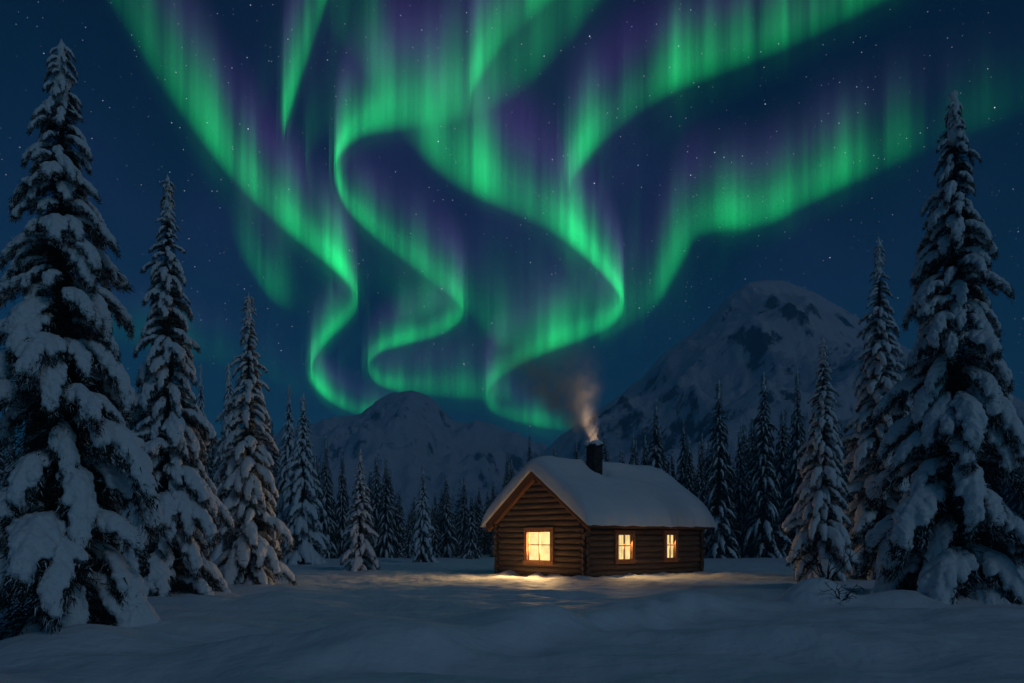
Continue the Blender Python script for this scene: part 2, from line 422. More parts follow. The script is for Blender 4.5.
def bough(seed, voxel, droop, width, twigs, tw=1.0, load=1.0):
    """one snow-bowed branch of unit length along +x: snow mesh, needle triangles"""
    r = np.random.default_rng(seed)
    NS = 29
    tt = np.linspace(0, 1, NS)
    phi = .22 - (.22 + 1.50 * droop ** .6) * tt ** 1.0            # climbs a little, then curls down under the load
    hz = np.cumsum(r.normal(0, .03, NS))
    dl = 1.34 / (NS - 1)
    D_ = np.stack([np.cos(phi) * np.cos(hz), np.cos(phi) * np.sin(hz), np.sin(phi)], -1)
    PP = np.concatenate([[(0, 0, 0)], np.cumsum(D_[:-1] * dl, axis=0)])
    def spine(t): return np.array([np.interp(t, tt, PP[:, k]) for k in range(3)])
    def ang(t): return np.interp(t, tt, phi), np.interp(t, tt, hz)
    SP, SR, TW = [], [], []
    for t in np.arange(.22, 1.0, .035):
        lump = 1 + .22 * math.sin(t * 17 + seed) * r.uniform(.4, 1)
        SP.append(spine(t) + (0, 0, .045 * load)); SR.append((.062 + .066 * math.sin(math.pi * min(t, .92) ** 1.2)) * lump * load)
    nb = 8
    for side in (-1, 1):
        for i in range(nb):
            t0 = .30 + .66 * (i + r.uniform(-.3, .3)) / (nb - 1)
            t0 = min(max(t0, .24), .96)
            l = max(width * (1 - ((t0 - .50) / .72) ** 2) * r.uniform(.75, 1.2), .14)
            a = math.radians(r.uniform(42, 66) - 30 * t0) * side
            ph, hd_ = ang(t0)
            el = ph * .75 + r.normal(0, .08); hh = hd_ + a
            p = spine(t0); pts = []; ns = max(4, int(l / .034))
            cur = r.uniform(.8, 1.25)
            for k in range(ns + 1):
                sfr = k / ns
                e = max(el - (1.15 * cur) * sfr ** 1.2, -1.45)
                pts.append((sfr, p.copy()))
                p = p + np.array((math.cos(e) * math.cos(hh), math.cos(e) * math.sin(hh), math.sin(e))) * l / ns
                hh += -.25 * side * math.radians(60) / ns
            ext = r.uniform(.72, 1.0)
            for (sfr, q_) in pts:
                if sfr > ext: break
                SP.append(q_ + np.array((0, 0, .035 * load)) + r.normal(0, .006, 3)); SR.append((.084 - .024 * sfr) * r.uniform(.82, 1.22) * load)
            TW.append((pts, np.array((math.cos(hh), math.sin(hh), -.4))))
    spts = [(t, spine(t)) for t in np.arange(.0, 1.02, .04)]
    TW.append((spts, np.array((.5, .4, -.7)))); TW.append((spts, np.array((.5, -.4, -.7))))
    SV, SL, SS = balls(SP, SR, voxel, .85, 3 if voxel < .03 else 1)
    SV = SV + .018 * np.stack([noise2(SV[:, 0] * 11 + seed, SV[:, 1] * 11 + SV[:, 2] * 9), noise2(SV[:, 1] * 11 + 7, SV[:, 2] * 11 + seed), noise2(SV[:, 0] * 11 + 3, SV[:, 2] * 11 + SV[:, 1] * 8)], -1)
    SV = SV + .010 * np.stack([noise2(SV[:, 0] * 34 + seed, SV[:, 1] * 34 + SV[:, 2] * 29), noise2(SV[:, 1] * 34 + 7, SV[:, 2] * 34 + seed), noise2(SV[:, 0] * 34 + 3, SV[:, 2] * 34 + SV[:, 1] * 28)], -1)
    tri = []
    per = max(1, int(twigs / sum(len(p) for p, _ in TW)))
    for pts, hd in TW:
        for (sfr, p) in pts:
            for k in range(per):
                d = hd * .5 + r.normal(0, .5, 3) + np.array((0, 0, -.75)); d /= np.linalg.norm(d)
                ln = r.uniform(.05, .115) * tw; w = .0065 * tw * r.uniform(.7, 1.4)
                b = p + r.normal(0, .03, 3) - np.array((0, 0, .035))
                sd_ = np.cross(d, r.normal(size=3)); sd_ /= np.linalg.norm(sd_)
                tri += [b - sd_ * w, b + sd_ * w, b + d * ln]
    return (SV, SL, SS), np.array(tri)

BOUGHS = {
    'hi': [bough(10 + k, .0165, dr, wd, 3600) for k, (dr, wd) in enumerate([(.72, .42), (.90, .38), (.62, .46), (1.0, .40), (.80, .50), (.95, .44)])],
    'mid': [bough(30 + k, .030, dr, wd, 1500, 1.2) for k, (dr, wd) in enumerate([(.72, .42), (.90, .38), (.62, .46), (1.0, .42), (.80, .48)])],
    'lo': [bough(50 + k, .055, dr, wd, 420, 1.7) for k, (dr, wd) in enumerate([(.70, .44), (.90, .40), (1.0, .42), (.6, .46)])],
    'far': [bough(70 + k, .055, dr, wd, 620, 2.0, .48) for k, (dr, wd) in enumerate([(.70, .38), (.90, .34), (.8, .36), (.6, .38)])],
}
def ball_mesh(P, R, seed):
    r = np.random.default_rng(seed)
    return balls(P, R, .05, 1.2, 2)
def spruce_data(seed, H, R, lod, taper=.8, gap=1.0, bare=.05, pitch=0.0):
    r = np.random.default_rng(seed)
    SVs, SLs, SSs, TR = [], [], [], []
    n = 0; z = .035 * H; wi = 0
    while z < H * .985:
        q = z / H
        L0 = R * (1 - q) ** taper * (1.0 if q > .08 else .8 + 2.5 * q)
        L0 = max(L0, .06 * R + .09)
        nb = int(r.integers(6, 8)) if q < .8 else int(r.integers(4, 6))
        a0 = r.uniform(0, 6.28)
        for i in range(nb):
            if r.random() < bare and q < .9: continue
            L = L0 * r.uniform(.68, 1.16)
            th = a0 + 6.283 * i / nb + r.normal(0, .22)
            (SV, SL, SS), tri = BOUGHS[lod][int(r.integers(len(BOUGHS[lod])))]
            ph = pitch + r.normal(-.02, .15) + (.20 * (q - .5))
            wsc = r.uniform(.85, 1.2); tsc = r.uniform(.85, 1.2) * (1 + .25 * sstep(.75, 1.0, q))
            c, s = math.cos(ph), math.sin(ph)
            Ry = np.array(((c, 0, -s), (0, 1, 0), (s, 0, c)))
            ro = r.normal(0, .12); Rx = np.array(((1, 0, 0), (0, math.cos(ro), -math.sin(ro)), (0, math.sin(ro), math.cos(ro))))
            Rz = np.array(((math.cos(th), -math.sin(th), 0), (math.sin(th), math.cos(th), 0), (0, 0, 1)))
            Mx = Rz @ Ry @ Rx @ np.diag((1, wsc * (1 if r.random() < .5 else -1), tsc)) * L
            off = np.array((0, 0, z + r.normal(0, .05) * L))
            V = SV @ Mx.T + off
            SVs.append(V); SSs.append(SS)
            l = SL + n
            if np.linalg.det(Mx) < 0:                       # keep normals outward on mirrored copies
                st_ = np.concatenate([[0], np.cumsum(SS)[:-1]])
                l = l.copy()
                if (SS == 4).all(): l = l.reshape(-1, 4)[:, ::-1].ravel()
            SLs.append(l); n += len(V)
            TR.append(tri @ Mx.T + off)
        z += (.28 * L0 + .075 * (H / 10)) * gap * r.uniform(.85, 1.15)
        wi += 1
    # leader at the top, packed with snow
    kp = [(r.normal(0, .012) * R, r.normal(0, .012) * R, H * (.90 + .10 * t)) for t in np.linspace(0, 1, 26)]
    kr = [R * (.060 - .042 * t) * (1.05 + .45 * math.sin(t * 23 + seed)) + .022 for t in np.linspace(0, 1, 26)]
    V, l, S = ball_mesh(kp, kr, seed)
    SVs.append(V); SLs.append(l + n); SSs.append(S); n += len(V)
    # inner dark twigs near the trunk
    ni = {'hi': 22000, 'mid': 9000, 'lo': 1800, 'far': 2200}[lod]
    qz = r.uniform(0.02, .96, ni); rad = R * (1 - qz) ** taper * r.uniform(0.02, .55, ni); an = r.uniform(0, 6.283, ni)
    b = np.stack([rad * np.cos(an), rad * np.sin(an), qz * H - .35 * rad], -1)
    d = np.stack([np.cos(an), np.sin(an), np.full(ni, -.7)], -1) + r.normal(0, .5, (ni, 3)); d /= np.linalg.norm(d, axis=1)[:, None]
    sd_ = np.cross(d, r.normal(size=(ni, 3))); sd_ /= np.linalg.norm(sd_, axis=1)[:, None]
    k = (1 - qz * .7)[:, None] * R / 1.8 * (1.7 if lod in ('lo', 'far') else 1)
    ln = r.uniform(.14, .32, (ni, 1)) * k; w = .014 * k
    TR.append(np.stack([b - sd_ * w, b + sd_ * w, b + d * ln], 1).reshape(-1, 3))
    T = np.concatenate(TR)
    snow = mesh('snow_load', np.concatenate(SVs), np.concatenate(SLs), np.concatenate(SSs), True, [M_tsnow])
    nt = len(T) // 3; cz = T[::3, 2]; fr_ = (r.random(nt) < (.22 if lod in ('hi', 'mid') else .09)).astype(int); fr_[nt - ni:] = 0
    crown = mesh('crown', T, np.arange(len(T)), np.full(nt, 3), False, [M_needle, M_tsnow], fr_)
    mb = MB(); zz = np.linspace(-.3, H * .96, 14)
    mb.tube(np.stack([r.normal(0, .01, 14), r.normal(0, .01, 14), zz], -1), .085 * R * (1 - zz / (H * .98)).clip(.02) + .01, 9)
    return mb.mesh('trunk', [M_bark]), crown, snow
lean = np.random.default_rng(31)
def put_spruce(data, x, y, label, group, sc=1.0, szc=1.0, rz=0.0, dz=-.05):
    t = bpy.data.objects.new('spruce_tree', None); C.objects.link(t)
    t.location = (x, y, float(ground(x, y)) + dz); t.rotation_euler = (*(lean.normal(0, .018 if 'forest wall' in label else .003, 2).tolist()), rz); t.scale = (sc, sc, sc * szc)
    t.empty_display_size = .3
    link('trunk', data[0], t); c = link('crown', data[1], t); link('snow_load', data[2], c)
    return tag(t, label, 'tree', group)

NEAR = [  # tip px, base px, tip row, depth, radius px, lod, seed, taper, gap, label
    (66, 55, 45, 13.4, 104, 'hi', 101, .80, 1.05, 'tallest spruce at the left edge, nearest the camera, its boughs bowed under thick snow'),
    (172, 166, 177, 24.0, 55, 'hi', 102, .85, 1.0, 'snow-laden spruce between the huge left-edge spruce and the third tree of that row'),
    (252, 245, 293, 28.8, 42, 'mid', 103, .85, 1.0, 'third spruce in the left row, farthest from the left edge, warm glow on its snow'),
    (950, 957, 95, 21.0, 90, 'hi', 107, .85, 1.05, 'huge snow-laden spruce at the right edge beyond the bare shrub'),
    (875, 884, 237, 32.5, 46, 'mid', 108, .85, 1.0, 'slim tall spruce partly hidden behind the left boughs of the huge right-edge spruce'),
    (823, 821, 337, 30.8, 35, 'mid', 109, .85, 1.0, 'smaller heavily snowed spruce standing alone to the right of the cabin'),
]
for (tp, bp_, ty, D, rp, lod, seed, tpr, gap, lab) in NEAR:
    H = (HY - ty) / F * D + CAMZ; R = rp / F * D
    x = at((tp + bp_) / 2, D)
    data = spruce_data(seed, H, R, lod, tpr, gap)
    put_spruce(data, x, D, lab, 'large snow-laden spruces framing the clearing')

FAR = [spruce_data(200 + k, 12.0, 1.9 + .25 * (k % 3), ('mid', 'mid', 'lo', 'far', 'far', 'far')[k], .9, 1.0, .04) for k in range(6)]
MID = [  # px, tip row, depth, radius px, label
    (303, 393, 56, 27, 'spruce left of the short lone spruce, tallest in front of the forest edge'),
    (289, 384, 62, 20, 'dark narrow spruce just behind the forest-edge spruce beside the left row'),
    (360, 448, 42, 21, 'short snowy spruce standing alone in the clearing, left of centre'),
    (423, 464, 56, 14, 'small pale spruce at the forest foot between the lone short spruce and the cabin'),
    (719, 381, 66, 24, 'tall pointed spruce behind the right end of the cabin roof'),
    (763, 373, 68, 26, 'tallest spruce of the forest between the cabin and the lone right spruce'),
    (797, 369, 74, 18, 'dark narrow spruce partly hidden behind the lone spruce right of the cabin'),
    (228, 364, 48, 27, 'shadowed spruce peeking out behind the third tree of the left row'),
    (200, 361, 52, 18, 'thin dark spruce in the gap between second and third trees of the left row'),
    (326, 434, 70, 13, 'thin spruce spire just right of the tallest forest-edge spruce on the left'),
    (342, 448, 78, 11, 'thin far spruce spire behind the left flank of the short lone spruce'),
    (386, 457, 75, 13, 'dim spruce spire just right of the short lone spruce'),
    (507, 449, 80, 11, 'dark spruce spire close left of the cabin roof'),
    (529, 433, 84, 10, 'dark spruce spire rising above the cabin roof edge, left of the ridge'),
    (655, 400, 74, 19, 'dark spruce spire above the right end of the roof ridge'),
    (636, 440, 88, 12, 'short dark spruce top showing over the roof ridge right of the chimney'),
    (683, 420, 80, 15, 'dark spruce between the ridge-end spire and the tall pointed one behind the roof'),
    (741, 425, 86, 13, 'dim spruce between the two tall pointed trees right of the cabin'),
]
k_ = 0
for (px, ty, D, rp, lab) in MID:
    d = FAR[(0, 1, 0, 1)[k_] if k_ < 4 else (2 if D < 60 else 3 + k_ % 3)]
    x = at(px, D); H = (HY - ty) / F * D + CAMZ; R = rp / F * D
    R0 = 1.9 + .25 * ([k for k in range(6) if FAR[k] is d][0] % 3)
    sc = R / R0
    put_spruce(d, x, D, lab, 'spruces at the forest edge', sc, H / 12.0 / sc, k_ * 1.7)
    k_ += 1
rr = np.random.default_rng(77)
def forest_top(px):
    return np.interp(px, [-200, 100, 230, 300, 340, 420, 480, 540, 640, 720, 800, 870, 1000, 1200], [400, 400, 420, 455, 480, 490, 482, 466, 442, 430, 430, 430, 420, 400])
cnt = 0
for (D0, D1, step) in ((72, 80, 1.9), (84, 98, 2.0), (104, 124, 2.5), (135, 165, 3.6)):
    px = -90.0
    while px < 1120 and cnt < 262:
        D = rr.uniform(D0, D1)
        ty = forest_top(px) + rr.normal(6, 17) + (8 if D < 82 else 0)
        H = float(np.clip((HY - ty) / F * D + CAMZ, 4.0, 19))
        sc = float(np.clip(H / 12 * rr.uniform(.7, 1.0), .4, 1.25))
        x = at(px, D)
        lx, ly = cab_local(x, D)
        put_spruce(FAR[3 + int(rr.integers(3))], x, D, 'dark spruce packed among others in the dense forest wall', 'spruces of the dense forest wall behind the clearing', sc, H / 12 / sc, rr.uniform(0, 6.28))
        cnt += 1
        px += step * F / D * rr.uniform(.55, 1.45)

# the wood beyond the trees one can tell apart: one mass
fr = np.random.default_rng(5)
TV, TM = [], []
for k in range(420):
    D = fr.uniform(95, 260) if k > 120 else fr.uniform(88, 120)
    px = fr.uniform(-160, 1190)
    H = float(np.clip((HY - forest_top(px) - fr.normal(12, 14)) / F * min(D, 150) + 1, 4, 17)); R = H * fr.uniform(.13, .19)
    x = at(px, D); g = float(ground(x, D)); n = 620 if D < 150 else 420
    q_ = 1 - np.sqrt(fr.uniform(0, 1, n)); an = fr.uniform(0, 6.283, n)
    lay = np.abs(((q_ * 14 + fr.uniform(0, 1)) % 1) - .5) * 2
    rad = R * (1 - q_) ** .9 * np.sqrt(fr.uniform(.05, 1, n)) * (.65 + .35 * lay)
    b = np.stack([x + rad * np.cos(an), D + rad * np.sin(an), g + q_ * H - .25 * rad], -1)
    d = np.stack([np.cos(an), np.sin(an), np.full(n, -.8)], -1) + fr.normal(0, .35, (n, 3)); d /= np.linalg.norm(d, axis=1)[:, None]
    sd_ = np.cross(d, fr.normal(size=(n, 3))); sd_ /= np.linalg.norm(sd_, axis=1)[:, None]
    ln = (R * .42 * (1 - q_ * .75))[:, None]; w_ = ln * .24
    TV.append(np.stack([b - sd_ * w_, b + sd_ * w_, b + d * ln], 1).reshape(-1, 3))
    TM.append((fr.random(n) < .14).astype(int))
T = np.concatenate(TV)
fo = link('distant_forest', mesh('distant_forest', T, np.arange(len(T)), np.full(len(T) // 3, 3), False, [M_needle, M_tsnow], np.concatenate(TM)))
tag(fo, 'dark mass of spruce wood below the mountains', 'forest', None, 'stuff')

# ------------------------------------------------------------------ cabin
cabin = bpy.data.objects.new('log_cabin', None); C.objects.link(cabin)
cabin.location = (CEN[0], CEN[1], 0); cabin.rotation_euler = (0, 0, CROT)
tag(cabin, 'small brown log cabin with lit windows, smoking chimney and thick snow on its roof', 'cabin')
XF, XB, YN, YF = -LS / 2, LS / 2, -LF / 2, LF / 2        # front gable, rear gable, near long wall, far long wall
SL = .706; APEX = 4.55                                    # roof slope and underside apex
under = lambda y: APEX - SL * abs(y)
LR, SPC = .142, .255
lr = np.random.default_rng(5)
def log(mb, a, b, r0, axis):
    n = max(2, int(np.linalg.norm(np.subtract(b, a)) / .45) + 1)
    P = np.linspace(a, b, n) + lr.normal(0, .008, (n, 3)) * (0 if n < 3 else 1)
    mb.tube(P, r0 * lr.uniform(.95, 1.05) * lr.uniform(.98, 1.02, n), 16, jit=1 + lr.normal(0, .012, (1, 16)))
WINS = {'front': (-.12, 1.5, .77, 2.0), 'side1': (-1.58, .87, .83, 1.87), 'side2': (1.53, .60, .85, 1.88)}
def wall_logs(fixed, lo, hi, along, z0, zmax, wins, gable, mname, material):
    mb = MB(); z = z0
    while z < zmax:
        a, b = lo - .20 * lr.uniform(.75, 1.25), hi + .20 * lr.uniform(.8, 1.2)
        if gable and z > under(LF / 2) - .12:
            hw = (APEX - (z + .10)) / SL
            if hw < .25: break
            a, b = -hw, hw
        segs = [(a, b)]
        for (c, w, wz0, wz1) in wins:
            if wz0 - .12 < z < wz1 + .12:
                out = []
                for (s, e) in segs:
                    if s < c - w / 2 - .06: out.append((s, min(e, c - w / 2 - .06)))
                    if e > c + w / 2 + .06: out.append((max(s, c + w / 2 + .06), e))
                segs = out
        for (s, e) in segs:
            if along == 'y': log(mb, (fixed, s, z), (fixed, e, z), LR, 'y')
            else: log(mb, (s, fixed, z), (e, fixed, z), LR, 'x')
        z += SPC
    return link(mname, mb.mesh(mname, [material]), cabin)
wall_logs(XF, YN, YF, 'y', .10, 4.3, [WINS['front']], True, 'log_wall', M_log2)
wall_logs(XB, YN, YF, 'y', .10, 4.3, [], True, 'log_wall', M_log2)
wall_logs(YN, XF, XB, 'x', -.02, 2.40, [WINS['side1'], WINS['side2']], False, 'log_wall', M_log)
wall_logs(YF, XF, XB, 'x', -.02, 2.40, [], False, 'log_wall', M_log)
# corner posts of stacked log ends are part of the walls; a dark inner lining closes the chinks
mb = MB()
for (lo, hi) in (((XF - .02, YN + .05, -.1), (XF + .02, YF - .05, .72)), ((XB - .02, YN + .05, -.1), (XB + .02, YF - .05, 2.4)),
                 ((XF + .05, YN - .02, -.1), (XB - .05, YN + .02, .78)), ((XF + .05, YF - .02, -.1), (XB - .05, YF + .02, 2.4))):
    mb.box(lo, hi)
link('chinking', mb.mesh('chinking', [M_stone], False), cabin)
# roof deck: two slabs with bargeboards, purlin ends and eave boards
OF, OB, OE = .32, .16, .52
TH = .22
mb = MB()
for s in (-1, 1):
    ye = s * (LF / 2 + OE)
    V = []
    for x in (XF - OF, XB + OB):
        for (y, dz) in ((0, 0), (ye, 0), (ye, TH), (0, TH)):
            V.append((x, y, under(y) + .02 + dz))
    f = [(0,1,2,3), (7,6,5,4), (0,4,5,1), (1,5,6,2), (2,6,7,3)]
    mb.add(V, f if s < 0 else [t[::-1] for t in f])
roof = link('roof', mb.mesh('roof', [M_board], False), cabin)
def raked(name, x0, x1, drop, lift, out, m):
    for s in (-1, 1):
        mb = MB()
        ye = s * (LF / 2 + OE + out); ys = s * .001
        V = []
        for x in (x0, x1):
            for (y, dz) in ((ys, drop), (ye, drop), (ye, lift), (ys, lift)):
                V.append((x, y, under(y) + dz))
        f = [(0,1,2,3), (7,6,5,4), (0,4,5,1), (1,5,6,2), (2,6,7,3), (3,7,4,0)]
        mb.add(V, f if s > 0 else [t[::-1] for t in f])
        link(name, mb.mesh(name, [m], False), roof)
raked('bargeboard', XF - OF - .05, XF - OF - .004, -.10, .27, .04, M_board)
raked('bargeboard', XB + OB + .004, XB + OB + .05, -.10, .27, .04, M_board)
raked('rafter', XF - .30, XF - .17, -.20, -.03, -.05, M_trim)       # under the gable overhang, lit from the window
for s in (-1, 1):
    y0 = s * (LF / 2 + OE + .003); y1 = s * (LF / 2 + OE + .045)
    zz = under(LF / 2 + OE)
    mb = MB(); mb.box((XF - OF, min(y0, y1), zz - .06), (XB + OB, max(y0, y1), zz + .27))
    link('eave_board', mb.mesh('eave_board', [M_board], False), roof)
    y2 = s * (LF / 2 + .20)
    mb = MB(); mb.box((XF - OF + .06, min(y2, y2 + s * .10), zz - .02), (XB + OB - .05, max(y2, y2 + s * .10), zz + .08))
    link('eave_batten', mb.mesh('eave_batten', [M_trim], False), roof)
# purlin ends
for y in (-2.85, 0, 2.85):
    m2 = MB(); zc = under(y) - .16
    m2.tube([(XF - OF + .02, y, zc - .02), (XF + .3, y, zc - .02)], .105, 14)
    link('purlin', m2.mesh('purlin', [M_log]), roof)
# snow blanket on the roof
na, nb = 150, 120
A, B = np.meshgrid(np.linspace(-1, 1, na), np.linspace(-1, 1, nb))
A = np.sign(A) * np.abs(A) ** .62; B = np.sign(B) * np.abs(B) ** .70
hx = (LS + OF + OB) / 2 + .26; cx = (OB - OF) / 2; hy = LF / 2 + OE + .19
edge = np.clip(1 - np.abs(A) ** 20, 0, 1) ** .42 * np.clip(1 - np.abs(B) ** 10, 0, 1) ** .46
Xr = cx + A * hx + .05 * fbm(B * 6, A * 6 + 3, 2) * np.abs(A) ** 6
Yr = B * hy + .07 * fbm(A * 7 + 9, B * 3, 3) * np.abs(B) ** 6
base = APEX + .055 + TH - SL * np.sqrt(Yr ** 2 + .002)
topz = APEX + .30 - SL * (np.sqrt(Yr ** 2 + .16) - .12)
thick = (.70 + .10 * fbm(A * 2.2 + 1, B * 2.4, 3) + .04 * fbm(A * 9, B * 9, 2) + .05 * np.abs(B))
thick = thick - .30 * np.exp(-(((Xr + 1.12) / .55) ** 2 + ((Yr + .85) / .55) ** 2) ** 2)
Zt = base * (1 - edge) + (topz + thick) * edge - .07 * (1 - edge)
Zb = base + .0 - .09 * (1 - edge)
keep = np.arange(na * nb).reshape(nb, na)
q1 = np.stack([keep[:-1, :-1], keep[:-1, 1:], keep[1:, 1:], keep[1:, :-1]], -1).reshape(-1, 4)
V = np.concatenate([np.stack([Xr, Yr, np.maximum(Zt, Zb + .01)], -1).reshape(-1, 3), np.stack([Xr, Yr, Zb], -1).reshape(-1, 3)])
q2 = q1[:, ::-1] + na * nb
bd = np.concatenate([keep[0, :], keep[1:, -1], keep[-1, -2::-1], keep[-2:0:-1, 0]])
bn = np.roll(bd, -1)
q3 = np.stack([bd, bd + na * nb, bn + na * nb, bn], -1)
Q = np.concatenate([q1, q2, q3])
link('snow_blanket', mesh('snow_blanket', V, Q, np.full(len(Q), 4), True, [M_rsnow]), roof)
# chimney
cxx, cyy, ct = -1.12, -.70, 5.98
mb = MB(); w = .26; row = 0; z = 3.7
while z < ct - .05:
    o = .006 * (row % 2)
    for (lo, hi) in (((-w - o, -w - o), (w + o, -w + .10)), ((-w - o, w - .10), (w + o, w + o)), ((-w - o, -w + .101), (-w + .10, w - .101)), ((w - .10, -w + .101), (w + o, w - .101))):
        mb.box((cxx + lo[0], cyy + lo[1], z), (cxx + hi[0], cyy + hi[1], z + .1248), bev=.006)
    z += .125; row += 1
chim = link('chimney', mb.mesh('chimney', [M_stone], False), cabin)
mb = MB(); e = w + .05
for (lo, hi) in (((-e, -e), (e, -w + .12)), ((-e, w - .12), (e, e)), ((-e, -w + .121), (-w + .12, w - .121)), ((w - .12, -w + .121), (e, w - .121))):
    mb.box((cxx + lo[0], cyy + lo[1], z + .003), (cxx + hi[0], cyy + hi[1], z + .085), bev=.012)
link('chimney_cap', mb.mesh('chimney_cap', [M_stone], False), chim)
zc = z + .085
sp_, sr_ = [], []
for a in np.linspace(0, 6.283, 34):
    dx, dy = math.cos(a), math.sin(a); k = .245 / max(abs(dx), abs(dy))
    sp_.append((cxx + dx * k, cyy + dy * k, zc + .04)); sr_.append(.13 + .04 * math.sin(3 * a + 1))
SVc, SLc, SSc = balls(sp_, sr_, .03, .95, 3)
link('cap_snow', mesh('cap_snow', SVc, SLc, SSc, True, [M_rsnow]), chim)
smoke_fill = bpy.data.lights.new('smoke_fill_light', 'POINT'); smoke_fill.energy = 520; smoke_fill.color = (1.0, .74, .53); smoke_fill.shadow_soft_size = .12  # added lamp, hidden inside the chimney, to warm and brighten the smoke
eo = bpy.data.objects.new('smoke_fill_light', smoke_fill); C.objects.link(eo); eo.parent = chim; eo.location = (cxx, cyy, zc - .35)

# windows
def window(c, w, z0, z1, wall, watts):
    fw, dp = .20, .12
    root = None
    if wall == 'front': T = lambda V: np.stack([XF - LR - .01 - V[:, 1], -V[:, 0] + c * 0 + c, V[:, 2]], -1)      # local x along the wall, y outward
    else: T = lambda V: np.stack([V[:, 0] + c, YN - LR - .01 - V[:, 1], V[:, 2]], -1)
    hw = w / 2
    mb = MB()
    mb.box((-hw - fw, -.12, z0 - fw), (-hw, .05, z1 + fw), 0, T); mb.box((hw, -.12, z0 - fw), (hw + fw, .05, z1 + fw), 0, T)
    mb.box((-hw + .001, -.12, z1), (hw - .001, .05, z1 + fw), 0, T); mb.box((-hw + .001, -.12, z0 - fw), (hw - .001, .05, z0), 0, T)
    me = mb.mesh('window', [M_trim], False)
    win = link('window', me, cabin)
    mb = MB()
    mb.box((-hw - fw - .05, .052, z0 - fw * .55), (hw + fw + .05, .12, z0 - fw * .2), 0, T)
    link('sill', mb.mesh('sill', [M_trim], False), win)
    mb = MB(); b = .027
    mb.box((-b, -.055, z0 + .002), (b, -.012, z1 - .002), 0, T)
    zm = (z0 + z1) / 2 + .06
    mb.box((-hw + .002, -.052, zm - b * .8), (-b - .001, -.016, zm + b * .8), 0, T); mb.box((b + .001, -.052, zm - b * .8), (hw - .002, -.016, zm + b * .8), 0, T)
    for sx in (-1, 1): mb.box((min(sx * (hw - .055), sx * (hw - .002)), -.05, z0 + .002), (max(sx * (hw - .055), sx * (hw - .002)), -.02, z1 - .002), 0, T)
    link('muntin', mb.mesh('muntin', [M_trim], False), win)
    V = T(np.array([(-hw, -.09, z0), (hw, -.09, z0), (hw, -.09, z1), (-hw, -.09, z1)], float))
    me = mesh('pane', V, [0, 1, 2, 3], [4], False, [M_pane])
    link('pane', me, win)
    L = bpy.data.lights.new('window_light', 'AREA'); L.shape = 'RECTANGLE'; L.size = w * .96; L.size_y = (z1 - z0) * .96
    L.energy = watts; L.color = (1.0, .60, .24)
    lo_ = bpy.data.objects.new('window_light', L); C.objects.link(lo_); lo_.parent = win
    p = T(np.array([(0, -.075, (z0 + z1) / 2)], float))[0]
    lo_.location = p
    out = Vector((-1, 0, -.05)) if wall == 'front' else Vector((0, -1, -.4))
    lo_.rotation_euler = (-out).to_track_quat('Z', 'Y').to_euler()
window(*WINS['front'], 'front', 360)
window(*WINS['side1'], 'side', 75)
window(*WINS['side2'], 'side', 38)

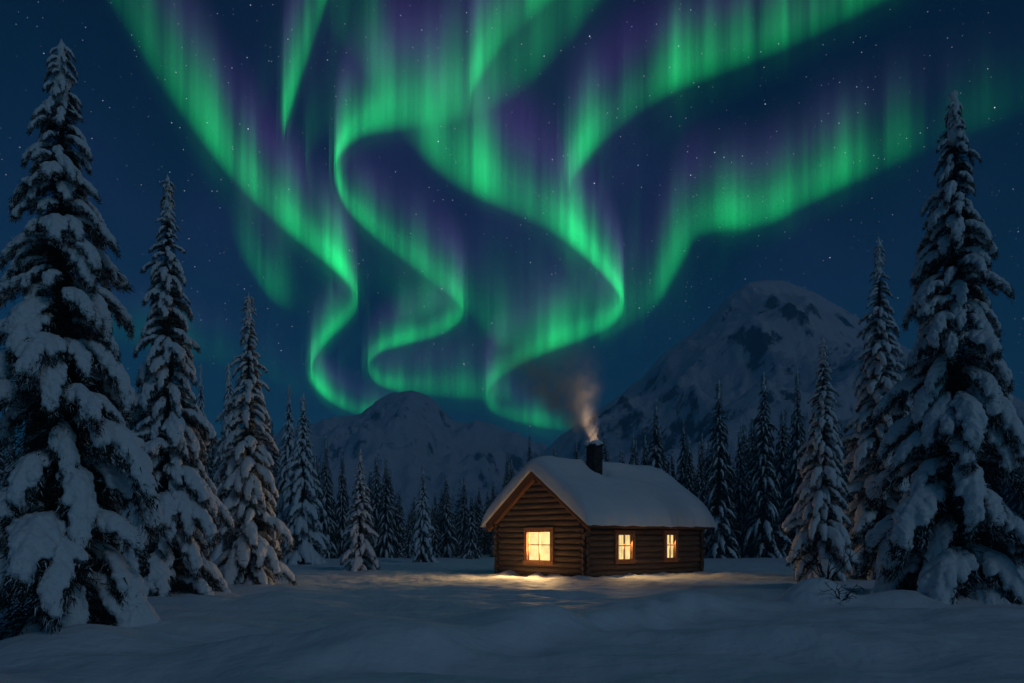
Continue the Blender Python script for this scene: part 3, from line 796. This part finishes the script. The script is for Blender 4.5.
# smoke
def smoke():
    base = np.array((cxx, cyy, zc + .02))
    w2 = cabin.matrix_basis @ Vector(base)
    Hs = 5.4
    cxz = lambda z: -.70 * z - .13 * np.sin(z * 1.5) + .0
    rad = lambda z: .28 + .62 * z + .0 * z * z
    zz = np.linspace(-.02, Hs, 22); seg = 20; V = []; Fc = []
    for z in zz:
        for i in range(seg):
            a = i / seg * 6.2832; r = rad(max(z, 0)) * 1.55
            V.append((cxz(z) + r * math.cos(a), r * math.sin(a), z))
    for k in range(21):
        for i in range(seg):
            j = (i + 1) % seg; Fc.append((k*seg+i, k*seg+j, (k+1)*seg+j, (k+1)*seg+i))
    Fc.append(tuple(range(seg - 1, -1, -1))); Fc.append(tuple(21 * seg + i for i in range(seg)))
    m = bpy.data.materials.new('smoke'); m.use_nodes = True
    nd, lk = m.node_tree.nodes, m.node_tree.links; nd.clear()
    t = nd.new('ShaderNodeTexCoord'); sp = nd.new('ShaderNodeSeparateXYZ'); lk.new(t.outputs['Object'], sp.inputs[0])
    nx_ = N(nd, 'ShaderNodeTexNoise'); nx_.inputs['Scale'].default_value = .9; nx_.inputs['Detail'].default_value = 2
    lk.new(t.outputs['Object'], nx_.inputs['Vector'])
    z = math_n(nd, lk, 'MAXIMUM', sp.outputs[2], 0.0)
    c = math_n(nd, lk, 'ADD', math_n(nd, lk, 'MULTIPLY', z, -.70), math_n(nd, lk, 'MULTIPLY', math_n(nd, lk, 'SINE', math_n(nd, lk, 'MULTIPLY', z, 1.5)), -.13))
    wob = math_n(nd, lk, 'MULTIPLY', math_n(nd, lk, 'SUBTRACT', nx_.outputs[0], .5), math_n(nd, lk, 'MULTIPLY', z, .28))
    dx = math_n(nd, lk, 'SUBTRACT', math_n(nd, lk, 'SUBTRACT', sp.outputs[0], c), wob)
    dy = math_n(nd, lk, 'ADD', sp.outputs[1], wob)
    r = math_n(nd, lk, 'SQRT', math_n(nd, lk, 'ADD', math_n(nd, lk, 'MULTIPLY', dx, dx), math_n(nd, lk, 'MULTIPLY', dy, dy)))
    R_ = math_n(nd, lk, 'ADD', math_n(nd, lk, 'ADD', math_n(nd, lk, 'MULTIPLY', z, .62), .28), math_n(nd, lk, 'MULTIPLY', math_n(nd, lk, 'MULTIPLY', z, z), .0))
    rn = math_n(nd, lk, 'DIVIDE', r, R_)
    mr = N(nd, 'ShaderNodeMapRange'); mr.interpolation_type = 'SMOOTHSTEP'
    mr.inputs[1].default_value = 1.25; mr.inputs[2].default_value = .1; lk.new(rn, mr.inputs[0])
    n2 = N(nd, 'ShaderNodeTexNoise'); n2.inputs['Scale'].default_value = 1.9; n2.inputs['Detail'].default_value = 5; n2.inputs['Distortion'].default_value = .6
    mp = N(nd, 'ShaderNodeMapping'); mp.inputs['Scale'].default_value = (1, 1, .75); lk.new(t.outputs['Object'], mp.inputs[0]); lk.new(mp.outputs[0], n2.inputs['Vector'])
    nr = N(nd, 'ShaderNodeMapRange'); nr.inputs[1].default_value = .40; nr.inputs[2].default_value = .60; lk.new(n2.outputs[0], nr.inputs[0])
    zf = math_n(nd, lk, 'DIVIDE', math_n(nd, lk, 'MINIMUM', math_n(nd, lk, 'ADD', math_n(nd, lk, 'MULTIPLY', z, .40), .02), 1.0), math_n(nd, lk, 'ADD', .25, math_n(nd, lk, 'MULTIPLY', math_n(nd, lk, 'MULTIPLY', z, z), .24)))
    ze = N(nd, 'ShaderNodeMapRange'); ze.inputs[1].default_value = Hs; ze.inputs[2].default_value = Hs * .45; lk.new(z, ze.inputs[0])
    den = math_n(nd, lk, 'MULTIPLY', math_n(nd, lk, 'MULTIPLY', mr.outputs[0], nr.outputs[0]), math_n(nd, lk, 'MULTIPLY', zf, ze.outputs[0]))
    pv = nd.new('ShaderNodeVolumePrincipled'); pv.inputs['Color'].default_value = (.92, .82, .72, 1)
    lk.new(math_n(nd, lk, 'MULTIPLY', den, 1.9), pv.inputs['Density'])
    o = nd.new('ShaderNodeOutputMaterial'); lk.new(pv.outputs[0], o.inputs['Volume'])
    me = mesh('chimney_smoke', V, [i for f in Fc for i in f], [len(f) for f in Fc], True, [m])
    so = link('chimney_smoke', me, None, w2)
    tag(so, 'warm grey smoke drifting up and left from the chimney', 'smoke', None, 'stuff')
bpy.context.view_layer.update()
smoke()

# ------------------------------------------------------------------ small things in the snow
def shrub(x, y, seed, n, h, name, label, cat, sag=.0, snow=True):
    r = np.random.default_rng(seed); mb = MB(); tips = []
    def grow(p, d, l, rad, lev):
        pts = [p]; k = 7
        for i in range(k):
            d = d + r.normal(0, .13, 3) + np.array((0, 0, -.02 - sag * .06)); d /= np.linalg.norm(d)
            p = p + d * l / k; pts.append(p)
            if lev < 2 and i > 1 and r.random() < .6:
                s = r.normal(size=3); s -= d * s.dot(d); s /= np.linalg.norm(s)
                grow(p, d * .75 + s * .7, l * r.uniform(.3, .55), rad * .6, lev + 1)
        mb.tube(pts, np.linspace(rad, rad * .3, len(pts)), 5)
        tips.append((p, rad))
    for i in range(n):
        a = r.uniform(0, 6.283); t = r.uniform(.3, .9)
        grow(np.array((.05 * math.cos(a), .05 * math.sin(a), -.08)), np.array((t * math.cos(a), t * math.sin(a), 1.0)) / math.hypot(t, 1), h * r.uniform(.6, 1.15), .017, 0)
    o = link(name, mb.mesh(name, [M_twig]), None, (x, y, float(ground(x, y))))
    tag(o, label, cat)
shrub(at(826, 19.4), 19.4, 4, 9, .95, 'bare_shrub', 'leafless dark shrub poking out of the snow mound before the right spruces', 'shrub')
shrub(at(842, 18.9), 18.9, 9, 5, .6, 'bare_shrub', 'low sprawling bare twigs just right of the taller leafless shrub', 'shrub', 1.2)
def single_twig(x, y, P, rad, label):
    mb = MB(); mb.tube(P, np.linspace(rad, rad * .4, len(P)), 6)
    o = link('twig', mb.mesh('twig', [M_twig]), None, (x, y, float(ground(x, y))))
    tag(o, label, 'twig')
single_twig(at(189, 15.6), 15.6, [(-.05, 0, -.06), (-.02, 0, .05), (.05, .01, .13), (.14, .02, .17), (.22, .02, .17)], .011, 'thin bent twig sticking out of the snow beside the left-edge spruce')
single_twig(at(261, 19.0), 19.0, [(-.12, 0, -.02), (-.04, 0, .035), (.06, .02, .045), (.14, .02, -.01)], .028, 'short dark stick lying in the snow before the left row of spruces')

# ------------------------------------------------------------------ aurora: upright curtains of glowing gas far above and beyond the haze
ZA = 1500.0
def m_aurora():
    m = bpy.data.materials.new('aurora_glow'); m.use_nodes = True
    m.cycles.emission_sampling = 'NONE'
    nd, lk = m.node_tree.nodes, m.node_tree.links; nd.clear()
    uv = N(nd, 'ShaderNodeUVMap', uv_map='uv'); s = nd.new('ShaderNodeSeparateXYZ'); lk.new(uv.outputs[0], s.inputs[0])
    pr = N(nd, 'ShaderNodeUVMap', uv_map='par'); p = nd.new('ShaderNodeSeparateXYZ'); lk.new(pr.outputs[0], p.inputs[0])
    u, v, inten, soft = s.outputs[0], s.outputs[1], p.outputs[0], p.outputs[1]
    def ray(sc, ysc, det):
        cmb = nd.new('ShaderNodeCombineXYZ')
        lk.new(math_n(nd, lk, 'MULTIPLY', u, sc), cmb.inputs[0]); lk.new(math_n(nd, lk, 'MULTIPLY', v, ysc), cmb.inputs[1])
        n = N(nd, 'ShaderNodeTexNoise'); n.inputs['Scale'].default_value = 1.0; n.inputs['Detail'].default_value = det; n.noise_dimensions = '2D'
        lk.new(cmb.outputs[0], n.inputs['Vector']); return n.outputs[0]
    n1, n2 = ray(.95, .12, 3), ray(3.6, .22, 3)
    n0 = ray(.42, .05, 1)
    hgt = math_n(nd, lk, 'ADD', .12, math_n(nd, lk, 'MULTIPLY', math_n(nd, lk, 'ADD', n1, math_n(nd, lk, 'MULTIPLY', n0, .6)), 1.0))
    ve = math_n(nd, lk, 'DIVIDE', v, hgt)
    rise = N(nd, 'ShaderNodeMapRange'); rise.interpolation_type = 'SMOOTHSTEP'
    rise.inputs[1].default_value = 0; lk.new(soft, rise.inputs[2]); lk.new(v, rise.inputs[0])
    fall = math_n(nd, lk, 'EXPONENT', math_n(nd, lk, 'MULTIPLY', ve, -6.5))
    endf = N(nd, 'ShaderNodeMapRange'); endf.interpolation_type = 'SMOOTHSTEP'
    endf.inputs[1].default_value = 1.0; endf.inputs[2].default_value = .45; lk.new(v, endf.inputs[0])
    prof = math_n(nd, lk, 'MULTIPLY', math_n(nd, lk, 'MULTIPLY', rise.outputs[0], fall), endf.outputs[0])
    rays = math_n(nd, lk, 'ADD', .02, math_n(nd, lk, 'MULTIPLY', math_n(nd, lk, 'ADD', math_n(nd, lk, 'MULTIPLY', n1, .62), math_n(nd, lk, 'MULTIPLY', n2, .55)), 1.65))
    patch = N(nd, 'ShaderNodeMapRange'); patch.inputs[1].default_value = .32; patch.inputs[2].default_value = .66
    patch.inputs[3].default_value = .62; patch.inputs[4].default_value = 1.30; lk.new(n0, patch.inputs[0])
    g = math_n(nd, lk, 'MULTIPLY', math_n(nd, lk, 'MULTIPLY', math_n(nd, lk, 'MULTIPLY', prof, rays), patch.outputs[0]), inten)
    # oxygen green low, violet nitrogen high
    hi = math_n(nd, lk, 'MULTIPLY', math_n(nd, lk, 'MULTIPLY', rise.outputs[0], endf.outputs[0]), math_n(nd, lk, 'MULTIPLY', inten, n1))
    r1 = N(nd, 'ShaderNodeMapRange'); r1.interpolation_type = 'SMOOTHSTEP'; r1.inputs[1].default_value = .18; r1.inputs[2].default_value = .6; lk.new(v, r1.inputs[0])
    hi = math_n(nd, lk, 'MULTIPLY', hi, r1.outputs[0])
    e1 = nd.new('ShaderNodeEmission'); e1.inputs[0].default_value = (.010, .56, .125, 1); lk.new(g, e1.inputs[1])
    e2 = nd.new('ShaderNodeEmission'); e2.inputs[0].default_value = (.075, .014, .17, 1); lk.new(math_n(nd, lk, 'MULTIPLY', hi, .20), e2.inputs[1])
    tr = nd.new('ShaderNodeBsdfTransparent')
    a = nd.new('ShaderNodeAddShader'); lk.new(e1.outputs[0], a.inputs[0]); lk.new(e2.outputs[0], a.inputs[1])
    b = nd.new('ShaderNodeAddShader'); lk.new(a.outputs[0], b.inputs[0]); lk.new(tr.outputs[0], b.inputs[1])
    o = nd.new('ShaderNodeOutputMaterial'); lk.new(b.outputs[0], o.inputs[0])
    return m
M_aur = m_aurora()
# lower edge points: px, row, ray height px, intensity, edge softness; two numbers after the list: spread px, gain
BANDS = [
    ([(60, -70, 170, .35, .55), (105, 0, 160, .5, .55), (150, 75, 150, .8, .5), (190, 132, 150, 1.1, .42), (232, 184, 130, 1.2, .36), (275, 226, 115, 1.3, .30), (318, 260, 100, 1.3, .25), (345, 283, 85, 1.3, .2), (357, 304, 70, 1.1, .2), (350, 322, 62, .8, .22), (330, 341, 58, .7, .22), (314, 362, 56, .95, .2), (312, 382, 52, 1.1, .2), (326, 400, 46, .95, .22), (346, 412, 42, .9, .25), (372, 420, 40, .6, .3), (400, 425, 36, .2, .3)], 7, .50),
    ([(640, -40, 200, .25, .4), (600, 10, 200, .3, .4), (560, 60, 190, .35, .4), (510, 105, 180, .5, .35), (452, 128, 170, .75, .3), (400, 134, 140, .95, .28), (362, 140, 115, 1.1, .22), (341, 158, 95, 1.25, .18), (336, 182, 80, 1.2, .2), (346, 210, 75, .95, .22), (370, 236, 80, .75, .25), (402, 262, 85, .65, .26), (436, 288, 90, .65, .24), (460, 308, 80, .95, .2), (461, 322, 66, 1.0, .2), (440, 337, 60, .75, .2), (408, 346, 56, .85, .2), (380, 354, 50, .95, .2), (368, 368, 45, .9, .22), (374, 383, 44, .9, .24), (392, 392, 46, .75, .26), (430, 398, 62, .6, .3), (470, 402, 70, .5, .32), (510, 404, 60, .2, .35)], 6, .52),
    ([(330, 40, 200, .1, .4), (375, 95, 190, .35, .4), (410, 150, 175, .7, .36), (452, 188, 160, .95, .34), (500, 212, 140, 1.05, .30), (548, 234, 125, 1.15, .27), (586, 262, 105, 1.25, .23), (612, 288, 88, 1.35, .18), (623, 308, 72, 1.2, .17), (614, 326, 70, .85, .2), (584, 342, 78, .75, .22), (546, 356, 80, .85, .2), (512, 372, 74, 1.0, .2), (490, 390, 62, 1.15, .18), (487, 406, 54, 1.0, .2), (502, 419, 50, .7, .25), (535, 428, 46, .5, .3), (575, 434, 44, .2, .3)], 6, .52),
    ([(284, 155, 110, 1.1, .3), (285, 135, 130, 1.1, .25), (294, 105, 140, 1.0, .28), (307, 66, 150, .95, .3), (322, 20, 160, .85, .3), (340, -40, 170, .6, .3)], 5, .68),
    ([(470, 118, 120, 1.0, .3), (472, 100, 120, .95, .25), (485, 76, 130, .9, .3), (508, 45, 140, .85, .32), (540, 16, 150, .8, .35), (580, -20, 160, .6, .35)], 6, .56),
    ([(569, 198, 120, 1.2, .3), (574, 182, 120, 1.1, .26), (598, 152, 115, 1.0, .3), (634, 120, 112, .95, .36), (675, 96, 112, .95, .40), (720, 78, 112, 1.1, .44), (768, 60, 112, 1.2, .46), (825, 35, 112, 1.0, .46), (890, 2, 112, .7, .46), (960, -40, 112, .4, .46)], 8, .52),
    ([(600, 345, 90, .3, .3), (636, 326, 110, .35, .34), (660, 304, 120, .5, .32), (684, 264, 125, .65, .3), (702, 238, 105, .65, .3), (752, 231, 100, .72, .3), (782, 221, 100, .68, .3), (824, 199, 100, .65, .32), (880, 176, 120, .48, .35), (935, 152, 115, .26, .38), (1000, 128, 110, .10, .4), (1080, 95, 110, .03, .4)], 7, .46),
    ([(228, 232, 110, 0, .4), (242, 262, 115, .45, .36), (256, 284, 115, .5, .34), (268, 300, 110, .8, .3), (279, 309, 110, .45, .34), (296, 316, 100, 0, .4)], 4, .42),
    ([(392, 318, 70, .1, .4), (420, 322, 90, .55, .34), (446, 310, 90, .5, .34), (470, 318, 85, .35, .36), (500, 352, 90, .4, .36), (540, 338, 95, .5, .36), (580, 318, 90, .35, .36), (610, 300, 80, .1, .4)], 5, .34),
    ([(640, 330, 90, .1, .4), (660, 306, 110, .6, .3), (678, 276, 115, .4, .34), (694, 244, 115, .8, .32), (716, 240, 115, .4, .34), (738, 238, 115, .9, .32), (760, 232, 112, .5, .34), (776, 226, 115, 1.0, .3), (798, 214, 115, .35, .34), (822, 203, 120, .95, .3), (850, 190, 120, .3, .34), (880, 180, 120, .1, .38)], 4, .26),
    ([(70, 318, 60, .1, .6), (120, 345, 70, .35, .6), (190, 362, 70, .42, .6), (240, 372, 60, .2, .6), (300, 400, 50, .15, .6)], 10, .30),
    ([(300, 330, 120, .1, .5), (380, 300, 150, .2, .5), (450, 345, 140, .22, .5), (520, 320, 150, .22, .5), (560, 300, 150, .15, .5), (640, 280, 160, .15, .5)], 10, .26),
]
def catmull(P, k=14):
    P = np.array(P, float); P = np.vstack([2 * P[0] - P[1], P, 2 * P[-1] - P[-2]]); out = []
    for i in range(1, len(P) - 2):
        for t in np.linspace(0, 1, k, endpoint=False):
            a, b, c, d = P[i-1:i+3]
            out.append(.5 * (2 * b + (c - a) * t + (2 * a - 5 * b + 4 * c - d) * t * t + (3 * b - a - 3 * c + d) * t ** 3))
    out.append(P[-2]); return np.array(out)
Vs, Ls, UVs, PRs, nv = [], [], [], [], 0
ar = np.random.default_rng(12)
for bi, (pts, spread, gain) in enumerate(BANDS):
    Q = catmull(pts)
    seglen = np.concatenate([[0], np.cumsum(np.hypot(np.diff(Q[:, 0]), np.diff(Q[:, 1])))])
    LAY = 9; HALO = 6; CORE = 3
    for l in range(LAY + HALO + CORE):
        core = l >= LAY + HALO; hal = l >= LAY and not core
        f = (l - (LAY - 1) / 2) / ((LAY - 1) / 2) if not hal else (l - LAY - (HALO - 1) / 2) / ((HALO - 1) / 2) * 8.5
        spr = spread * 1.1
        wgt = .66 * math.exp(-1.6 * f * f) if not hal else .50 * math.exp(-.022 * f * f)

        if core: f = (l - LAY - HALO - 1) * .35; wgt = .42
        sh = f * (spread if hal else spr) * (.55 + .45 * np.sin(seglen / 90 + l))
        ex = Q[:, 0] + sh + 1.5 * noise2(seglen / 40 + l * 9, seglen * 0 + bi)
        ey = Q[:, 1] + .25 * f * spread + (12 if hal else 0) + 1.2 * noise2(seglen / 35 + l * 5 + 50, seglen * 0 + bi)
        e = np.maximum(HY - ey, 60)
        zz = ZA * (1 + .012 * f)
        D = F * zz / e
        xb = (ex - CX) / F * D
        hh = np.maximum(Q[:, 2], 10) / F * D * (.5 if core else 1.22)
        rows = 14
        for j in range(rows + 1):
            Vs.append(np.stack([xb, D, CAMZ + zz + hh * j / rows], -1))
        n = len(Q)
        ii = nv + np.arange((rows + 1) * n).reshape(rows + 1, n)
        q = np.stack([ii[:-1, :-1], ii[:-1, 1:], ii[1:, 1:], ii[1:, :-1]], -1).reshape(-1, 4)
        Ls.append(q); nv += (rows + 1) * n
        uu = np.tile(ex / 30 + seglen / 260 + bi * 31.7, (rows + 1, 1)); vv = np.tile((np.arange(rows + 1) / rows)[:, None], (1, n))
        UVs.append(np.stack([uu, vv], -1).reshape(-1, 2))
        PRs.append(np.stack([np.tile(np.maximum(Q[:, 3], 0) * gain * wgt * 1.60 * (1 + .8 * np.exp(-np.maximum(e - 110, 0) / 110)), (rows + 1, 1)), np.tile(Q[:, 4] * (1.15 if core else 1) + (.22 if hal else 0), (rows + 1, 1))], -1).reshape(-1, 2))
V = np.concatenate(Vs); Q4 = np.concatenate(Ls)
am = mesh('aurora', V, Q4, np.full(len(Q4), 4), True, [M_aur])
lv = np.empty(len(am.loops), np.int32); am.loops.foreach_get('vertex_index', lv)
for nm, arr in (('uv', np.concatenate(UVs)), ('par', np.concatenate(PRs))):
    uvl = am.uv_layers.new(name=nm); uvl.data.foreach_set('uv', arr[lv].astype(np.float32).ravel())
ao = link('aurora', am)
tag(ao, 'green and violet northern lights rippling in curtains across the starry sky', 'aurora', None, 'stuff')

# ------------------------------------------------------------------ haze: cold air between here and the mountains
mb = MB(); mb.box((-1850, -75, -14), (1850, 2010, 345))
hm = bpy.data.materials.new('haze'); hm.use_nodes = True
nd, lk = hm.node_tree.nodes, hm.node_tree.links; nd.clear()
pv = nd.new('ShaderNodeVolumePrincipled'); pv.inputs['Color'].default_value = (.26, .66, 1.0, 1)
pv.inputs['Density'].default_value = .00060; pv.inputs['Anisotropy'].default_value = 0.0
o = nd.new('ShaderNodeOutputMaterial'); lk.new(pv.outputs[0], o.inputs['Volume'])
ho = link('haze', mb.mesh('haze', [hm], False))
tag(ho, 'thin cold blue haze filling the valley air', 'haze', None, 'stuff')
